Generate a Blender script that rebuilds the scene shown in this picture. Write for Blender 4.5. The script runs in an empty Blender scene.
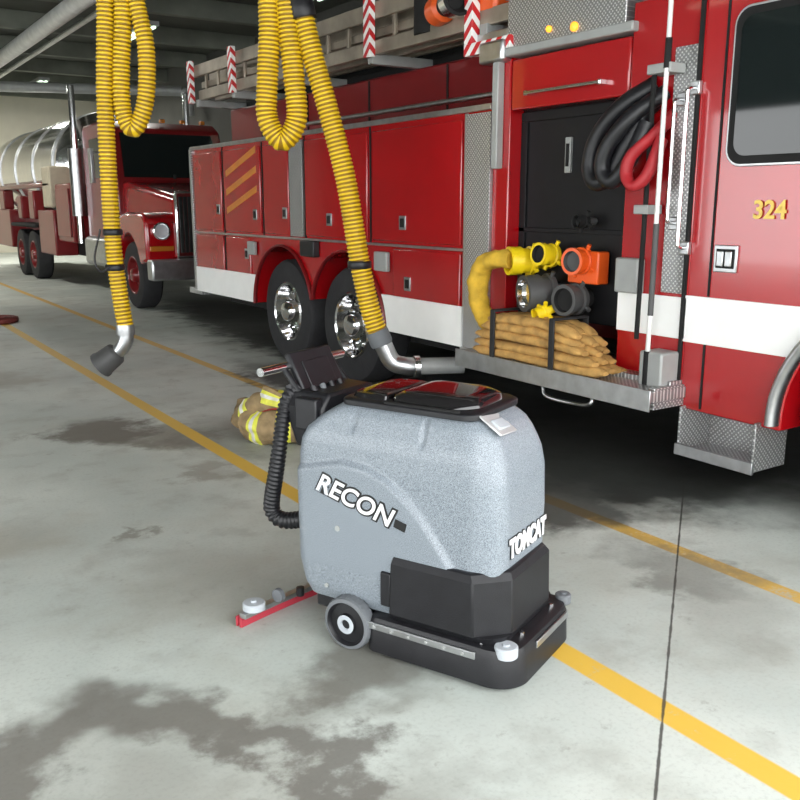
import bpy, math, random, bmesh
from mathutils import Vector, Matrix, noise
random.seed(4)
pi=math.pi
scene=bpy.context.scene
try:
    scene.view_settings.view_transform='Standard'
    scene.view_settings.look='None'
except Exception: pass

# ------------------------------------------------ materials
def nt(name):
    m=bpy.data.materials.new(name); m.use_nodes=True
    t=m.node_tree; b=t.nodes['Principled BSDF']
    return m,t,b
def mat(name,col,rough=.5,metal=0,var=.12,scale=6,bump=0,bscale=60,coat=0,spec=.5,emit=None,estr=0,trans=0):
    m,t,b=nt(name); N=t.nodes; L=t.links
    tc=N.new('ShaderNodeTexCoord')
    n=N.new('ShaderNodeTexNoise'); n.inputs['Scale'].default_value=scale; n.inputs['Detail'].default_value=5
    L.new(tc.outputs['Object'],n.inputs['Vector'])
    r=N.new('ShaderNodeValToRGB')
    r.color_ramp.elements[0].position=.3; r.color_ramp.elements[1].position=.7
    r.color_ramp.elements[0].color=[c*(1-var) for c in col]+[1]
    r.color_ramp.elements[1].color=[min(1,c*(1+var)) for c in col]+[1]
    L.new(n.outputs['Fac'],r.inputs['Fac']); L.new(r.outputs['Color'],b.inputs['Base Color'])
    b.inputs['Roughness'].default_value=rough; b.inputs['Metallic'].default_value=metal
    b.inputs['Specular IOR Level'].default_value=spec
    b.inputs['Coat Weight'].default_value=coat; b.inputs['Coat Roughness'].default_value=.05
    b.inputs['Transmission Weight'].default_value=trans
    if emit: 
        b.inputs['Emission Color'].default_value=list(emit)+[1]; b.inputs['Emission Strength'].default_value=estr
    if bump:
        n2=N.new('ShaderNodeTexNoise'); n2.inputs['Scale'].default_value=bscale; n2.inputs['Detail'].default_value=4
        L.new(tc.outputs['Object'],n2.inputs['Vector'])
        bp=N.new('ShaderNodeBump'); bp.inputs['Strength'].default_value=bump; bp.inputs['Distance'].default_value=.01
        L.new(n2.outputs['Fac'],bp.inputs['Height']); L.new(bp.outputs['Normal'],b.inputs['Normal'])
    return m
def math_node(t,op,a,b=None,c=None):
    n=t.nodes.new('ShaderNodeMath'); n.operation=op
    for i,v in enumerate((a,b,c)):
        if v is None: continue
        if isinstance(v,(int,float)): n.inputs[i].default_value=v
        else: t.links.new(v,n.inputs[i])
    return n.outputs[0]
def mix_col(t,fac,a,b):
    n=t.nodes.new('ShaderNodeMix'); n.data_type='RGBA'
    if isinstance(fac,(int,float)): n.inputs[0].default_value=fac
    else: t.links.new(fac,n.inputs[0])
    for i,v in ((6,a),(7,b)):
        if isinstance(v,(tuple,list)): n.inputs[i].default_value=tuple(v)+(1,) if len(v)==3 else v
        else: t.links.new(v,n.inputs[i])
    return n.outputs[2]
def smooth(t,v,lo,hi,a=0,b=1):
    n=t.nodes.new('ShaderNodeMapRange'); n.interpolation_type='SMOOTHSTEP'
    t.links.new(v,n.inputs[0]); n.inputs[1].default_value=lo; n.inputs[2].default_value=hi
    n.inputs[3].default_value=a; n.inputs[4].default_value=b
    return n.outputs[0]
def xyz(t):
    tc=t.nodes.new('ShaderNodeTexCoord'); s=t.nodes.new('ShaderNodeSeparateXYZ')
    t.links.new(tc.outputs['Object'],s.inputs[0]); return tc.outputs['Object'],s.outputs[0],s.outputs[1],s.outputs[2]
def noise_out(t,vec,scale,detail=4,rough=.5):
    n=t.nodes.new('ShaderNodeTexNoise'); n.inputs['Scale'].default_value=scale; n.inputs['Detail'].default_value=detail
    n.inputs['Roughness'].default_value=rough
    t.links.new(vec,n.inputs['Vector']); return n.outputs['Fac']

RED=mat('truck_red_paint',(.37,.003,.006),.26,0,.08,2,coat=1)
REDD=mat('dark_red_paint',(.18,.007,.009),.35,0,.1,3,coat=.4)
WHT=mat('white_reflective_stripe',(.86,.86,.84),.35,0,.03)
CHR=mat('chrome',(.80,.80,.81),.12,1,.05)
ALU=mat('brushed_aluminum',(.54,.55,.56),.34,1,.12,14)
LAD=mat('ladder_aluminum',(.36,.31,.25),.42,.6,.25,4)
GREY=mat('grey_steel_paint',(.34,.35,.34),.5,.2,.1)
BLK=mat('black_plastic',(.011,.011,.013),.38,0,.2,20,bump=.12,bscale=250,spec=.4)
PAN=mat('black_pump_panel',(.007,.007,.008),.5,0,.2,spec=.25)
BLKG=mat('black_gloss',(.010,.009,.010),.06,0,.1,coat=.5)
BLKM=mat('black_underbody',(.012,.012,.012),.8,0,.3,spec=.3)
TIRE=mat('tire_rubber',(.016,.016,.018),.75,0,.25,10,bump=.3,bscale=40)
GLASS=mat('dark_glass',(.010,.014,.014),.04,0,.1)
YEL=mat('yellow_hose_plastic',(.78,.52,.012),.36,0,.1,5)
YELD=mat('yellow_hose_groove',(.28,.15,.004),.5,0,.1,5)
YELB=mat('yellow_coupling',(.80,.58,.01),.35,0,.08)
ORG=mat('orange_coupling',(.75,.10,.012),.35,0,.08)
TAN=mat('tan_hose_canvas',(.50,.285,.085),.85,0,.3,14,bump=.5,bscale=160)
TANY=mat('yellow_hose_canvas',(.60,.37,.03),.8,0,.2,14,bump=.5,bscale=160)
WEB=mat('black_webbing',(.012,.012,.013),.7)
BROWNC=mat('turnout_canvas',(.24,.17,.085),.9,0,.4,9,bump=.6,bscale=50)
LIME=mat('lime_reflective_band',(.62,.62,.06),.5,0,.2,20)
SILV=mat('silver_reflective_band',(.62,.62,.58),.4,0,.15,20)
GOLD=mat('gold_leaf',(.60,.42,.10),.35,.6)
GOLDF=mat('gold_stripe',(.62,.20,.015),.35,0,coat=.8)
PINK=mat('red_squeegee_rubber',(.42,.035,.055),.45)
REDS=mat('red_strap',(.32,.010,.015),.6)
WGREY=mat('grey_wheel_rubber',(.13,.14,.15),.6)
DGREY=mat('dark_grey_rubber',(.06,.06,.06),.55)
LGREY=mat('light_grey_plastic',(.42,.45,.48),.45)
SILP=mat('silver_latch_plate',(.50,.50,.50),.35,.3,.05)
CREAM=mat('cream_paint',(.50,.44,.33),.5)
LABW=mat('label_white',(.78,.78,.78),.4,0,.02)
LABB=mat('label_black',(.008,.008,.008),.4,0,.02)
AMB=mat('amber_lens',(.8,.35,.02),.2,emit=(1,.45,.05),estr=1.2)
AMBD=mat('amber_marker',(.5,.16,.02),.25)
LAMP=mat('headlight_lens',(.8,.82,.85),.1,.3)
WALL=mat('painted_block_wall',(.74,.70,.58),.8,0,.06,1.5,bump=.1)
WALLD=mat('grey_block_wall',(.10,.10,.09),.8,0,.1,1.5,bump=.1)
CEIL=mat('dark_ceiling',(.085,.09,.075),.8,0,.25,1)
BEAM=mat('ceiling_beam_paint',(.16,.17,.14),.7,0,.2,2)
PIPE=mat('light_pipe_paint',(.70,.70,.68),.45,.1)
TUBE=mat('fluorescent_tube',(.8,.95,.8),.4,emit=(.75,1,.75),estr=1.8)

GRAN,t,b=nt('speckled_grey_plastic')
v,x,y,z=xyz(t)
n1=noise_out(t,v,420,2,.75); n2=noise_out(t,v,170,3,.6)
s1=smooth(t,n1,.42,.58); 
c=mix_col(t,s1,(.105,.125,.15),(.285,.32,.35))
s2=smooth(t,n2,.52,.70); c=mix_col(t,math_node(t,'MULTIPLY',s2,.4),c,(.36,.40,.43))
t.links.new(c,b.inputs['Base Color']); b.inputs['Roughness'].default_value=.36

def diamond(name,a,bx,col=(.6,.6,.6)):
    m,t,b=nt(name); v,x,y,z=xyz(t); ax={'x':x,'y':y,'z':z}
    p=math_node(t,'MULTIPLY',ax[a],115); q=math_node(t,'MULTIPLY',ax[bx],115)
    s=math_node(t,'SINE',math_node(t,'ADD',p,q)); d=math_node(t,'SINE',math_node(t,'SUBTRACT',p,q))
    s4=math_node(t,'POWER',math_node(t,'ABSOLUTE',s),1.2); d4=math_node(t,'POWER',math_node(t,'ABSOLUTE',d),4)
    h=math_node(t,'MULTIPLY',s4,d4)
    h2=math_node(t,'MULTIPLY',math_node(t,'POWER',math_node(t,'ABSOLUTE',s),6),math_node(t,'POWER',math_node(t,'ABSOLUTE',d),1.2))
    chk=math_node(t,'GREATER_THAN',math_node(t,'MULTIPLY',math_node(t,'SINE',p),math_node(t,'SINE',q)),0)
    mx=t.nodes.new('ShaderNodeMix'); mx.data_type='FLOAT'
    t.links.new(chk,mx.inputs[0]); t.links.new(h,mx.inputs[2]); t.links.new(h2,mx.inputs[3])
    hh=smooth(t,mx.outputs[0],.15,.6)
    cc=mix_col(t,hh,tuple(k*.55 for k in col),tuple(min(1,k*1.35) for k in col))
    t.links.new(cc,b.inputs['Base Color'])
    b.inputs['Metallic'].default_value=.75; b.inputs['Roughness'].default_value=.36
    bp=t.nodes.new('ShaderNodeBump'); bp.inputs['Strength'].default_value=.7; bp.inputs['Distance'].default_value=.004
    t.links.new(hh,bp.inputs['Height']); t.links.new(bp.outputs['Normal'],b.inputs['Normal'])
    return m
DPV=diamond('diamond_plate_vertical','y','z')
DPX=diamond('diamond_plate_side','x','z')
DPH=diamond('diamond_plate_tread','x','y')
STR,t,b=nt('red_white_chevron'); v,x,y,z=xyz(t)
k=math_node(t,'GREATER_THAN',math_node(t,'SINE',math_node(t,'MULTIPLY',math_node(t,'ADD',math_node(t,'ADD',x,y),z),58)),0)
t.links.new(mix_col(t,k,(.55,.015,.02),(.85,.85,.83)),b.inputs['Base Color']); b.inputs['Roughness'].default_value=.4

# floor
FLOOR,t,b=nt('stained_concrete_floor'); v,x,y,z=xyz(t)
nA=noise_out(t,v,.55,5,.55); nB=noise_out(t,v,3.2,6,.6); nC=noise_out(t,v,60,3,.6); nD=noise_out(t,v,1.3,4,.6); nE=noise_out(t,v,9,6,.7)
c=mix_col(t,smooth(t,nA,.35,.65),(.475,.52,.485),(.62,.655,.605))
c=mix_col(t,math_node(t,'MULTIPLY',smooth(t,nD,.46,.70),.5),c,(.42,.425,.37))
c=mix_col(t,math_node(t,'MULTIPLY',smooth(t,nB,.50,.70),.45),c,(.34,.345,.31))
c=mix_col(t,math_node(t,'MULTIPLY',smooth(t,nE,.60,.72),.45),c,(.23,.22,.19))
c=mix_col(t,math_node(t,'MULTIPLY',smooth(t,nC,.45,.75),.24),c,(.30,.31,.29))
wx=math_node(t,'ADD',x,math_node(t,'ADD',math_node(t,'MULTIPLY',math_node(t,'SUBTRACT',nB,.5),1.0),math_node(t,'MULTIPLY',math_node(t,'SUBTRACT',nE,.5),.35)))
wy=math_node(t,'ADD',y,math_node(t,'MULTIPLY',math_node(t,'SUBTRACT',nD,.5),1.1))
def blob(cx,cy,rx,ry,ang=0):
    dx=math_node(t,'SUBTRACT',wx,cx); dy=math_node(t,'SUBTRACT',wy,cy)
    ca,sa=math.cos(ang),math.sin(ang)
    u=math_node(t,'DIVIDE',math_node(t,'ADD',math_node(t,'MULTIPLY',dx,ca),math_node(t,'MULTIPLY',dy,sa)),rx)
    w=math_node(t,'DIVIDE',math_node(t,'SUBTRACT',math_node(t,'MULTIPLY',dy,ca),math_node(t,'MULTIPLY',dx,sa)),ry)
    return math_node(t,'SQRT',math_node(t,'ADD',math_node(t,'MULTIPLY',u,u),math_node(t,'MULTIPLY',w,w)))
def stain_shade(c,r,lo,hi,amt,col):
    return mix_col(t,math_node(t,'MULTIPLY',smooth(t,r,lo,hi,1,0),amt),c,col)
c=stain_shade(c,blob(1.60,6.35,.45,.58),.5,1.05,.92,(.11,.095,.075))
c=stain_shade(c,blob(2.0,5.9,.30,.35),.4,1.1,.7,(.15,.125,.09))
c=stain_shade(c,blob(1.85,5.0,.22,.22),.4,1.1,.55,(.2,.17,.13))
c=stain_shade(c,blob(1.35,8.8,.35,.6),.4,1.2,.45,(.25,.2,.15))
c=stain_shade(c,blob(2.45,5.6,.6,.8),.4,1.1,.55,(.12,.12,.11))
c=stain_shade(c,blob(1.2,4.2,.10,.14),.3,1.0,.6,(.15,.13,.1))
rg=blob(.58,2.12,.50,.48)
c=stain_shade(c,math_node(t,'ABSOLUTE',math_node(t,'SUBTRACT',rg,1.0)),.10,.42,.80,(.115,.10,.085))
c=stain_shade(c,rg,.2,1.15,.5,(.20,.18,.15))
c=stain_shade(c,blob(.5,4.5,.5,.3),.3,1.2,.35,(.3,.26,.19))
c=stain_shade(c,blob(1.25,3.4,.5,.5),.3,1.2,.35,(.27,.24,.19))
c=stain_shade(c,blob(1.5,2.45,.45,.30),.3,1.05,.75,(.12,.105,.085))
c=stain_shade(c,blob(1.15,1.75,.35,.22),.3,1.1,.45,(.18,.16,.135))
c=stain_shade(c,blob(2.9,1.9,.5,.3),.3,1.2,.36,(.22,.21,.18))
def line(cx,w,c,wear,col):
    d=math_node(t,'ABSOLUTE',math_node(t,'SUBTRACT',x,cx))
    m_=smooth(t,d,w-.006,w+.006,1,0)
    wr=smooth(t,math_node(t,'ADD',math_node(t,'MULTIPLY',nC,.3),math_node(t,'MULTIPLY',math_node(t,'ADD',nB,nE),.35)),wear,wear+.13,.96,.25)
    return mix_col(t,math_node(t,'MULTIPLY',m_,wr),c,col)
c=line(2.13,.054,c,.545,(.74,.46,.05)); c=line(3.27,.05,c,.51,(.66,.41,.08))
wet=blob(4.25,4.3,1.15,2.1)
c=stain_shade(c,wet,.65,1.02,.94,(.022,.022,.02))
c=stain_shade(c,blob(3.25,3.35,.45,.6),.5,1.05,.88,(.05,.05,.045))
c=stain_shade(c,blob(3.75,7.0,.55,1.6),.5,1.1,.92,(.035,.033,.03))  # dark patch beside the rear wheels
c=stain_shade(c,blob(3.1,2.35,.28,.5),.3,1.1,.6,(.15,.15,.13))
c=stain_shade(c,blob(5.4,8,1.5,8),.7,1.0,.9,(.04,.04,.036))  # shade under the fire truck, painted into the floor colour
jd=math_node(t,'ABSOLUTE',math_node(t,'ADD',math_node(t,'MULTIPLY',math_node(t,'SUBTRACT',x,1.763),-.608),math_node(t,'MULTIPLY',math_node(t,'SUBTRACT',y,1.384),.794)))
jd=math_node(t,'ADD',jd,math_node(t,'MULTIPLY',math_node(t,'SUBTRACT',nE,.5),.012))
c=mix_col(t,smooth(t,jd,.002,.007,.9,0),c,(.05,.047,.042))
t.links.new(c,b.inputs['Base Color'])
rw=smooth(t,wet,.6,1.15,.32,.46)
rr=math_node(t,'ADD',rw,math_node(t,'MULTIPLY',nB,.2)); t.links.new(rr,b.inputs['Roughness'])
b.inputs['Specular IOR Level'].default_value=.42
bp=t.nodes.new('ShaderNodeBump'); bp.inputs['Strength'].default_value=.15; bp.inputs['Distance'].default_value=.004
t.links.new(nC,bp.inputs['Height']); t.links.new(bp.outputs['Normal'],b.inputs['Normal'])

# ------------------------------------------------ mesh helpers
CUR=None; OFF=Vector((0,0,0))
def group(name,loc=(0,0,0),rotz=0,local=False):
    global CUR,OFF
    e=bpy.data.objects.new(name,None); scene.collection.objects.link(e)
    e.empty_display_size=.2
    e.location=loc; e.rotation_euler=(0,0,rotz); CUR=e
    OFF=Vector((0,0,0)) if local else Vector(loc)
    return e
def nogroup():
    global CUR,OFF
    CUR=None; OFF=Vector((0,0,0))
def mk(name,V,F,mats,midx=None,ang=35,bev=0,seg=2):
    me=bpy.data.meshes.new(name)
    me.from_pydata([tuple(Vector(p)-OFF) for p in V],[],F)
    if not isinstance(mats,(list,tuple)): mats=[mats]
    for m in mats: me.materials.append(m)
    if midx:
        for p,i in zip(me.polygons,midx): p.material_index=i
    me.update()
    bm=bmesh.new(); bm.from_mesh(me); bmesh.ops.recalc_face_normals(bm,faces=bm.faces); bm.to_mesh(me); bm.free()
    for p in me.polygons: p.use_smooth=True
    me.set_sharp_from_angle(angle=math.radians(ang))
    o=bpy.data.objects.new(name,me); scene.collection.objects.link(o)
    if CUR: o.parent=CUR
    if bev:
        b=o.modifiers.new('bevel','BEVEL'); b.width=bev; b.segments=seg; b.limit_method='ANGLE'; b.angle_limit=math.radians(40)
    return o
BF=[(0,1,3,2),(4,6,7,5),(0,4,5,1),(2,3,7,6),(0,2,6,4),(1,5,7,3)]
def box(name,x0,x1,y0,y1,z0,z1,m,bev=.004):
    V=[(x,y,z) for x in(x0,x1) for y in(y0,y1) for z in(z0,z1)]
    return mk(name,V,BF,m,bev=bev)
def boxes(name,L,m,bev=.003):
    V=[];F=[]
    for (x0,x1,y0,y1,z0,z1) in L:
        o=len(V); V+=[(x,y,z) for x in(x0,x1) for y in(y0,y1) for z in(z0,z1)]
        F+=[tuple(i+o for i in f) for f in BF]
    return mk(name,V,F,m,bev=bev)
def prism(name,out,x0,x1,m,bev=.006):
    n=len(out); V=[(x0,y,z) for y,z in out]+[(x1,y,z) for y,z in out]
    F=[tuple(range(n)),tuple(range(2*n-1,n-1,-1))]+[(i,(i+1)%n,(i+1)%n+n,i+n) for i in range(n)]
    return mk(name,V,F,m,bev=bev)
def basis(d):
    d=Vector(d).normalized(); up=Vector((0,0,1)) if abs(d.z)<.95 else Vector((0,1,0))
    a=d.cross(up).normalized(); return a,a.cross(d).normalized(),d
def lathe(name,c,axis,prof,mats,midx=None,n=40,ang=35):
    a,b,d=basis(axis); c=Vector(c); V=[];F=[];MI=[]
    for r,h in prof:
        for i in range(n):
            t=2*pi*i/n; V.append(c+d*h+(a*math.cos(t)+b*math.sin(t))*r)
    for j in range(len(prof)-1):
        for i in range(n):
            F.append((j*n+i,j*n+(i+1)%n,(j+1)*n+(i+1)%n,(j+1)*n+i)); MI.append(midx[j] if midx else 0)
    F.append(tuple(range(n))); MI.append(midx[0] if midx else 0)
    F.append(tuple((len(prof)-1)*n+i for i in range(n))); MI.append(midx[-1] if midx else 0)
    return mk(name,V,F,mats,MI,ang=ang)
def cyl(name,p0,p1,r,m,r1=None,n=20,bev=0):
    p0=Vector(p0);p1=Vector(p1); l=(p1-p0).length
    return lathe(name,p0,p1-p0,[(r,0),(r1 if r1 is not None else r,l)],m,n=n)
def catmull(P,k=12):
    P=[Vector(p) for p in P]; P=[P[0]*2-P[1]]+P+[P[-1]*2-P[-2]]; out=[]
    for i in range(1,len(P)-2):
        for j in range(k):
            t=j/k; a,b,c,d=P[i-1],P[i],P[i+1],P[i+2]
            out.append(.5*((2*b)+(c-a)*t+(2*a-5*b+4*c-d)*t*t+(3*b-a-3*c+d)*t**3))
    out.append(P[-2]); return out
def resample(P,step):
    out=[P[0]]; acc=0
    for i in range(1,len(P)):
        a=P[i-1]; seg=(P[i]-a).length
        if seg<1e-9: continue
        pos=0
        while acc+seg-pos>=step:
            pos+=step-acc; acc=0; out.append(a.lerp(P[i],pos/seg))
        acc+=seg-pos
    if (out[-1]-P[-1]).length>step*.3: out.append(P[-1])
    return out
def sweep(name,P,rfun,mats,mfun=None,n=16,step=None,k=12,up=None,smoothp=True,ang=60,noise_amp=0,nsc=8):
    Q=catmull(P,k) if smoothp else [Vector(p) for p in P]
    if step: Q=resample(Q,step)
    V=[];F=[];MI=[]; prev=None
    m=len(Q)
    for i,p in enumerate(Q):
        d=(Q[min(i+1,m-1)]-Q[max(i-1,0)]).normalized()
        if up is not None:
            a=d.cross(Vector(up)); a=a.normalized() if a.length>1e-4 else prev
        elif prev is None: a,_,_=basis(d)
        else: a=(prev-d*prev.dot(d)).normalized()
        prev=a; b=a.cross(d).normalized()
        r=rfun(i,i/(m-1)) if callable(rfun) else rfun
        ra,rb=(r if isinstance(r,tuple) else (r,r))
        for j in range(n):
            t=2*pi*j/n; q=p+a*ra*math.cos(t)+b*rb*math.sin(t)
            if noise_amp:
                w=(noise.noise(q*nsc)+.5*noise.noise(q*nsc*2.3))*noise_amp; q=q+(q-p).normalized()*w
            V.append(q)
    for i in range(m-1):
        for j in range(n):
            F.append((i*n+j,i*n+(j+1)%n,(i+1)*n+(j+1)%n,(i+1)*n+j)); MI.append(mfun(i,i/(m-1)) if mfun else 0)
    F.append(tuple(range(n))); F.append(tuple((m-1)*n+j for j in range(n))); MI+=[MI[0],MI[-1]]
    return mk(name,V,F,mats,MI,ang=ang)
def corrugated(name,P,r,pitch=.03,m=(YEL,YELD),depth=.13):
    st=pitch/4
    return sweep(name,P,lambda i,t:r*(1-depth if i%4==0 else (1-depth*.45 if i%2 else 1)),list(m),lambda i,t:1 if (i%4 in(3,0)) else 0,n=20,step=st,k=30,ang=80)
def text(name,s,loc,rot,size,m,ext=.001,off=0,shear=0,align='LEFT',sx=1):
    c=bpy.data.curves.new(name,'FONT'); c.body=s; c.size=size; c.extrude=ext; c.offset=off; c.shear=shear; c.align_x=align
    c.materials.append(m); o=bpy.data.objects.new(name,c); scene.collection.objects.link(o)
    if CUR: o.parent=CUR
    o.location=Vector(loc)-OFF; o.rotation_euler=rot; o.scale=(sx,1,1); return o
def rrect(x0,x1,y0,y1,rr,rf,n=8):
    pts=[]
    for cx,cy,r,a0 in ((x1-rf,y0+rf,rf,-90),(x1-rf,y1-rf,rf,0),(x0+rr,y1-rr,rr,90),(x0+rr,y0+rr,rr,180)):
        for i in range(n+1):
            a=math.radians(a0+90*i/n); pts.append((cx+r*math.cos(a),cy+r*math.sin(a)))
    return pts
def loft(name,rings,m,n=8,bev=0,ang=35,dens=None,fn=None):
    V=[];F=[]
    R=[rrect(*r[1:],n=n) for r in rings]
    if dens:
        cnt=n+1; RR=[]
        for r in R:
            o=[]
            for i,p in enumerate(r):
                o.append(p)
                if i%cnt==n:
                    q=r[(i+1)%len(r)]
                    for k in range(1,dens): o.append((p[0]+(q[0]-p[0])*k/dens,p[1]+(q[1]-p[1])*k/dens))
            RR.append(o)
        R=RR
    N=len(R[0])
    for r,ring in zip(rings,R):
        for (x,y) in ring:
            p=Vector((x,y,r[0])); V.append(fn(p) if fn else p)
    for j in range(len(R)-1):
        for i in range(N): F.append((j*N+i,j*N+(i+1)%N,(j+1)*N+(i+1)%N,(j+1)*N+i))
    F.append(tuple(range(N))); F.append(tuple((len(R)-1)*N+i for i in range(N)))
    return mk(name,V,F,m,ang=ang,bev=bev)
def lerp_rings(keys,dz):
    out=[]; z=keys[0][0]
    while z<keys[-1][0]-1e-6:
        for a,b in zip(keys,keys[1:]):
            if a[0]<=z<b[0]:
                t=(z-a[0])/(b[0]-a[0]); out.append(tuple([z]+[a[i]+(b[i]-a[i])*t for i in range(1,len(a))])); break
        z+=dz
    out.append(keys[-1]); return out

# ------------------------------------------------ room
nogroup()
box('floor',-14,9.2,-9,33,-.1,0,FLOOR,0)
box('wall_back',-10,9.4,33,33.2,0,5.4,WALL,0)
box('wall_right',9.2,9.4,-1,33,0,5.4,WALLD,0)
boxes('wall_left',[(-10.2,-10,14,33.2,0,5.4),(-10.2,-10,-1,14,3.7,5.4)]+[(-10.2,-10,y,y+.6,0,3.7) for y in (-1.2,6.4)],WALLD,0)  # unseen wall; header and solid rear part shaped to keep reflections dark
boxes('wall_front',[(-10.2,9.4,-1.2,-1,4.3,5.4),(-10.2,-9.6,-1.2,-1,0,4.3),(-4.6,-4.1,-1.2,-1,0,4.3),(7.6,9.4,-1.2,-1,0,4.3)],WALLD,0)  # unseen wall; header over the bay openings added to darken reflections
box('ceiling',-10.2,9.4,-1.2,33.2,5.4,5.6,CEIL,0)
nb=0
for y in range(2,33,3):
    nb+=1; box('ceiling_beam_%d'%nb,-10,9.2,y-.09,y+.09,5.05,5.4,BEAM,.01)
group('ceiling_pipe',(4.2,16,4.8))
cyl('pipe',(4.2,2,4.86),(4.2,32,4.86),.15,PIPE,n=28); cyl('thin_pipe',(4.75,2,4.9),(4.75,32,4.9),.05,PIPE)
group('exhaust_duct',(5,24,4.3))
cyl('duct',(3.4,25.5,4.52),(8.7,23.5,4.52),.13,GREY)
sweep('duct_elbow',[(8.7,23.5,4.52),(8.85,23.45,4.4),(8.87,23.45,3.9)],.13,[GREY])
for i,(x,y,pw) in enumerate(((5.9,18.5,60),(0,9.5,0),(-5,9.5,0),(7.4,12.5,0),(1.5,18.5,130),(1.5,27.5,260),(5.9,27.5,260))):  # powered fixtures past the first are added to brighten the back wall
    g=group('fluorescent_light_fixture' if i==0 else 'fluorescent_light_fixture.%03d'%i,(x,y,4.9))
    box('housing',x-.14,x+.14,y-1.2,y+1.2,4.90,4.98,GREY); boxes('tubes',[(x-.09,x-.04,y-1.15,y+1.15,4.86,4.90),(x+.04,x+.09,y-1.15,y+1.15,4.86,4.90)],TUBE)
    if pw:
        l=bpy.data.lights.new('rear_fill_light','AREA'); l.shape='RECTANGLE'; l.size=.25; l.size_y=2.3; l.energy=pw; l.color=(1,.98,.9)
        lo=bpy.data.objects.new('rear_fill_light',l); scene.collection.objects.link(lo); lo.parent=g; lo.location=(0,0,-.06)

# ------------------------------------------------ floor scrubber (local frame: X forward, Y across)
yaw=math.atan2(-.912,.41)
group('walk_behind_floor_scrubber',(1.758,2.04,0),yaw,local=True)
def curve_z(s):
    K=[(-.95,.63),(-.80,.665),(-.66,.70),(-.55,.695),(-.45,.66),(-.38,.61),(-.316,.55),(-.26,.48),(-.20,.40),(0,.15)]
    for a,b in zip(K,K[1:]):
        if a[0]<=s<=b[0]:
            t=(s-a[0])/(b[0]-a[0]); return a[1]+(b[1]-a[1])*t
    return .2
def bodyfn(p):
    cz=curve_z(p.x); t=max(0,min(1,(p.z-cz)/.024+.5)); t=t*t*(3-2*t)
    wgt=max(0,min(1,(.2-p.y)/.1))
    far=max(0,min(1,(p.y-.3)/.1))
    fr=max(0,min(1,(-.03-p.x)/.06))
    q=p.copy(); q.y+=.018*t*wgt*fr-.018*t*far*fr
    for gx,zb in ((-.62,.80),(-.33,.78)):
        g=math.exp(-((p.x-gx)/.010)**2)*max(0,min(1,(p.z-zb)/.03))*(1 if p.z<.9 else 0)
        q.y+=.010*g*(wgt-far)
    return q
keys=[(.155,-.835,-.09,.03,.46,.05,.09),(.20,-.855,-.06,.01,.48,.06,.10),(.30,-.872,-.035,0,.49,.06,.11),(.55,-.876,-.03,0,.49,.06,.11),(.70,-.876,-.035,.0,.49,.06,.11),
(.76,-.866,-.045,.004,.486,.06,.11),(.80,-.845,-.058,.012,.478,.06,.11),(.84,-.80,-.075,.025,.465,.06,.10),(.87,-.755,-.095,.035,.45,.06,.09),(.895,-.715,-.125,.05,.43,.06,.08),(.91,-.685,-.16,.07,.41,.05,.07),(.915,-.655,-.185,.095,.385,.04,.05)]
loft('tank_body',lerp_rings(keys,.0085),GRAN,n=10,dens=70,fn=bodyfn,ang=50)
loft('lid_frame',[(.903,-.69,-.14,.05,.43,.05,.06),(.922,-.69,-.14,.05,.43,.05,.06),(.929,-.68,-.15,.06,.42,.05,.06)],BLK,bev=.003)
loft('lid_dome',[(.925,-.50,-.17,.085,.40,.04,.10),(.948,-.49,-.175,.09,.395,.04,.10),(.960,-.47,-.20,.11,.375,.04,.09),(.965,-.44,-.24,.14,.345,.04,.07)],BLKG,ang=70)
loft('lid_rear',[(.925,-.67,-.51,.08,.405,.05,.02),(.944,-.66,-.515,.09,.395,.05,.02),(.95,-.64,-.53,.11,.375,.05,.02)],BLKG,bev=.003)
box('lid_hinge',-.50,-.20,.055,.07,.918,.934,BLKM)
def tilted(nm,dx,dy,dz,loc,rot,m,bev=.002):
    o=box(nm,-dx,dx,-dy,dy,-dz,dz,m,bev); o.location=loc; o.rotation_euler=tuple(math.radians(a) for a in rot); return o
tilted('front_latch_plate',.050,.070,.004,(-.108,.160,.884),(-6,34,0),SILP,.003)
tilted('front_latch_grip',.022,.045,.006,(-.100,.160,.884),(-6,34,0),LGREY,.004)
def chamf(x0,x1,y0,y1,c): return [(x0,y0),(x1-c,y0),(x1,y0+c),(x1,y1-c),(x1-c,y1),(x0,y1)]
def stack(name,levels,m,bev=.004):
    V=[];F=[];N=len(levels[0][1])
    for z,pts in levels: V+=[(x,y,z) for x,y in pts]
    for j in range(len(levels)-1):
        for i in range(N): F.append((j*N+i,j*N+(i+1)%N,(j+1)*N+(i+1)%N,(j+1)*N+i))
    F.append(tuple(range(N))); F.append(tuple((len(levels)-1)*N+i for i in range(N)))
    return mk(name,V,F,m,bev=bev,ang=25)
stack('brush_skirt',[(.175,chamf(-.435,.0,-.015,.505,.10)),(.37,chamf(-.43,-.005,-.013,.503,.10)),(.398,chamf(-.425,-.02,.002,.485,.10))],BLK,.006)
box('skirt_rear_tab',-.475,-.43,-.010,.02,.20,.33,BLK,.006)
box('rear_chassis',-.80,-.43,.04,.45,.10,.18,BLK,.01)
loft('scrub_deck',[(.004,-.50,.04,.0,.51,.04,.10),(.018,-.535,.062,-.020,.527,.04,.11),(.125,-.535,.057,-.020,.527,.04,.11),(.147,-.525,.047,-.010,.517,.04,.10),(.154,-.50,.027,.012,.495,.04,.09)],BLK,n=10,ang=40)
loft('deck_top_riser',[(.15,-.46,-.01,.01,.48,.03,.08),(.18,-.45,-.0,-.01,.50,.03,.10)],BLK,n=8)
box('side_strip',-.525,-.085,-.026,-.018,.108,.134,ALU,.002)
box('front_strip',.055,.062,.16,.44,.108,.134,ALU,.002)
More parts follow.
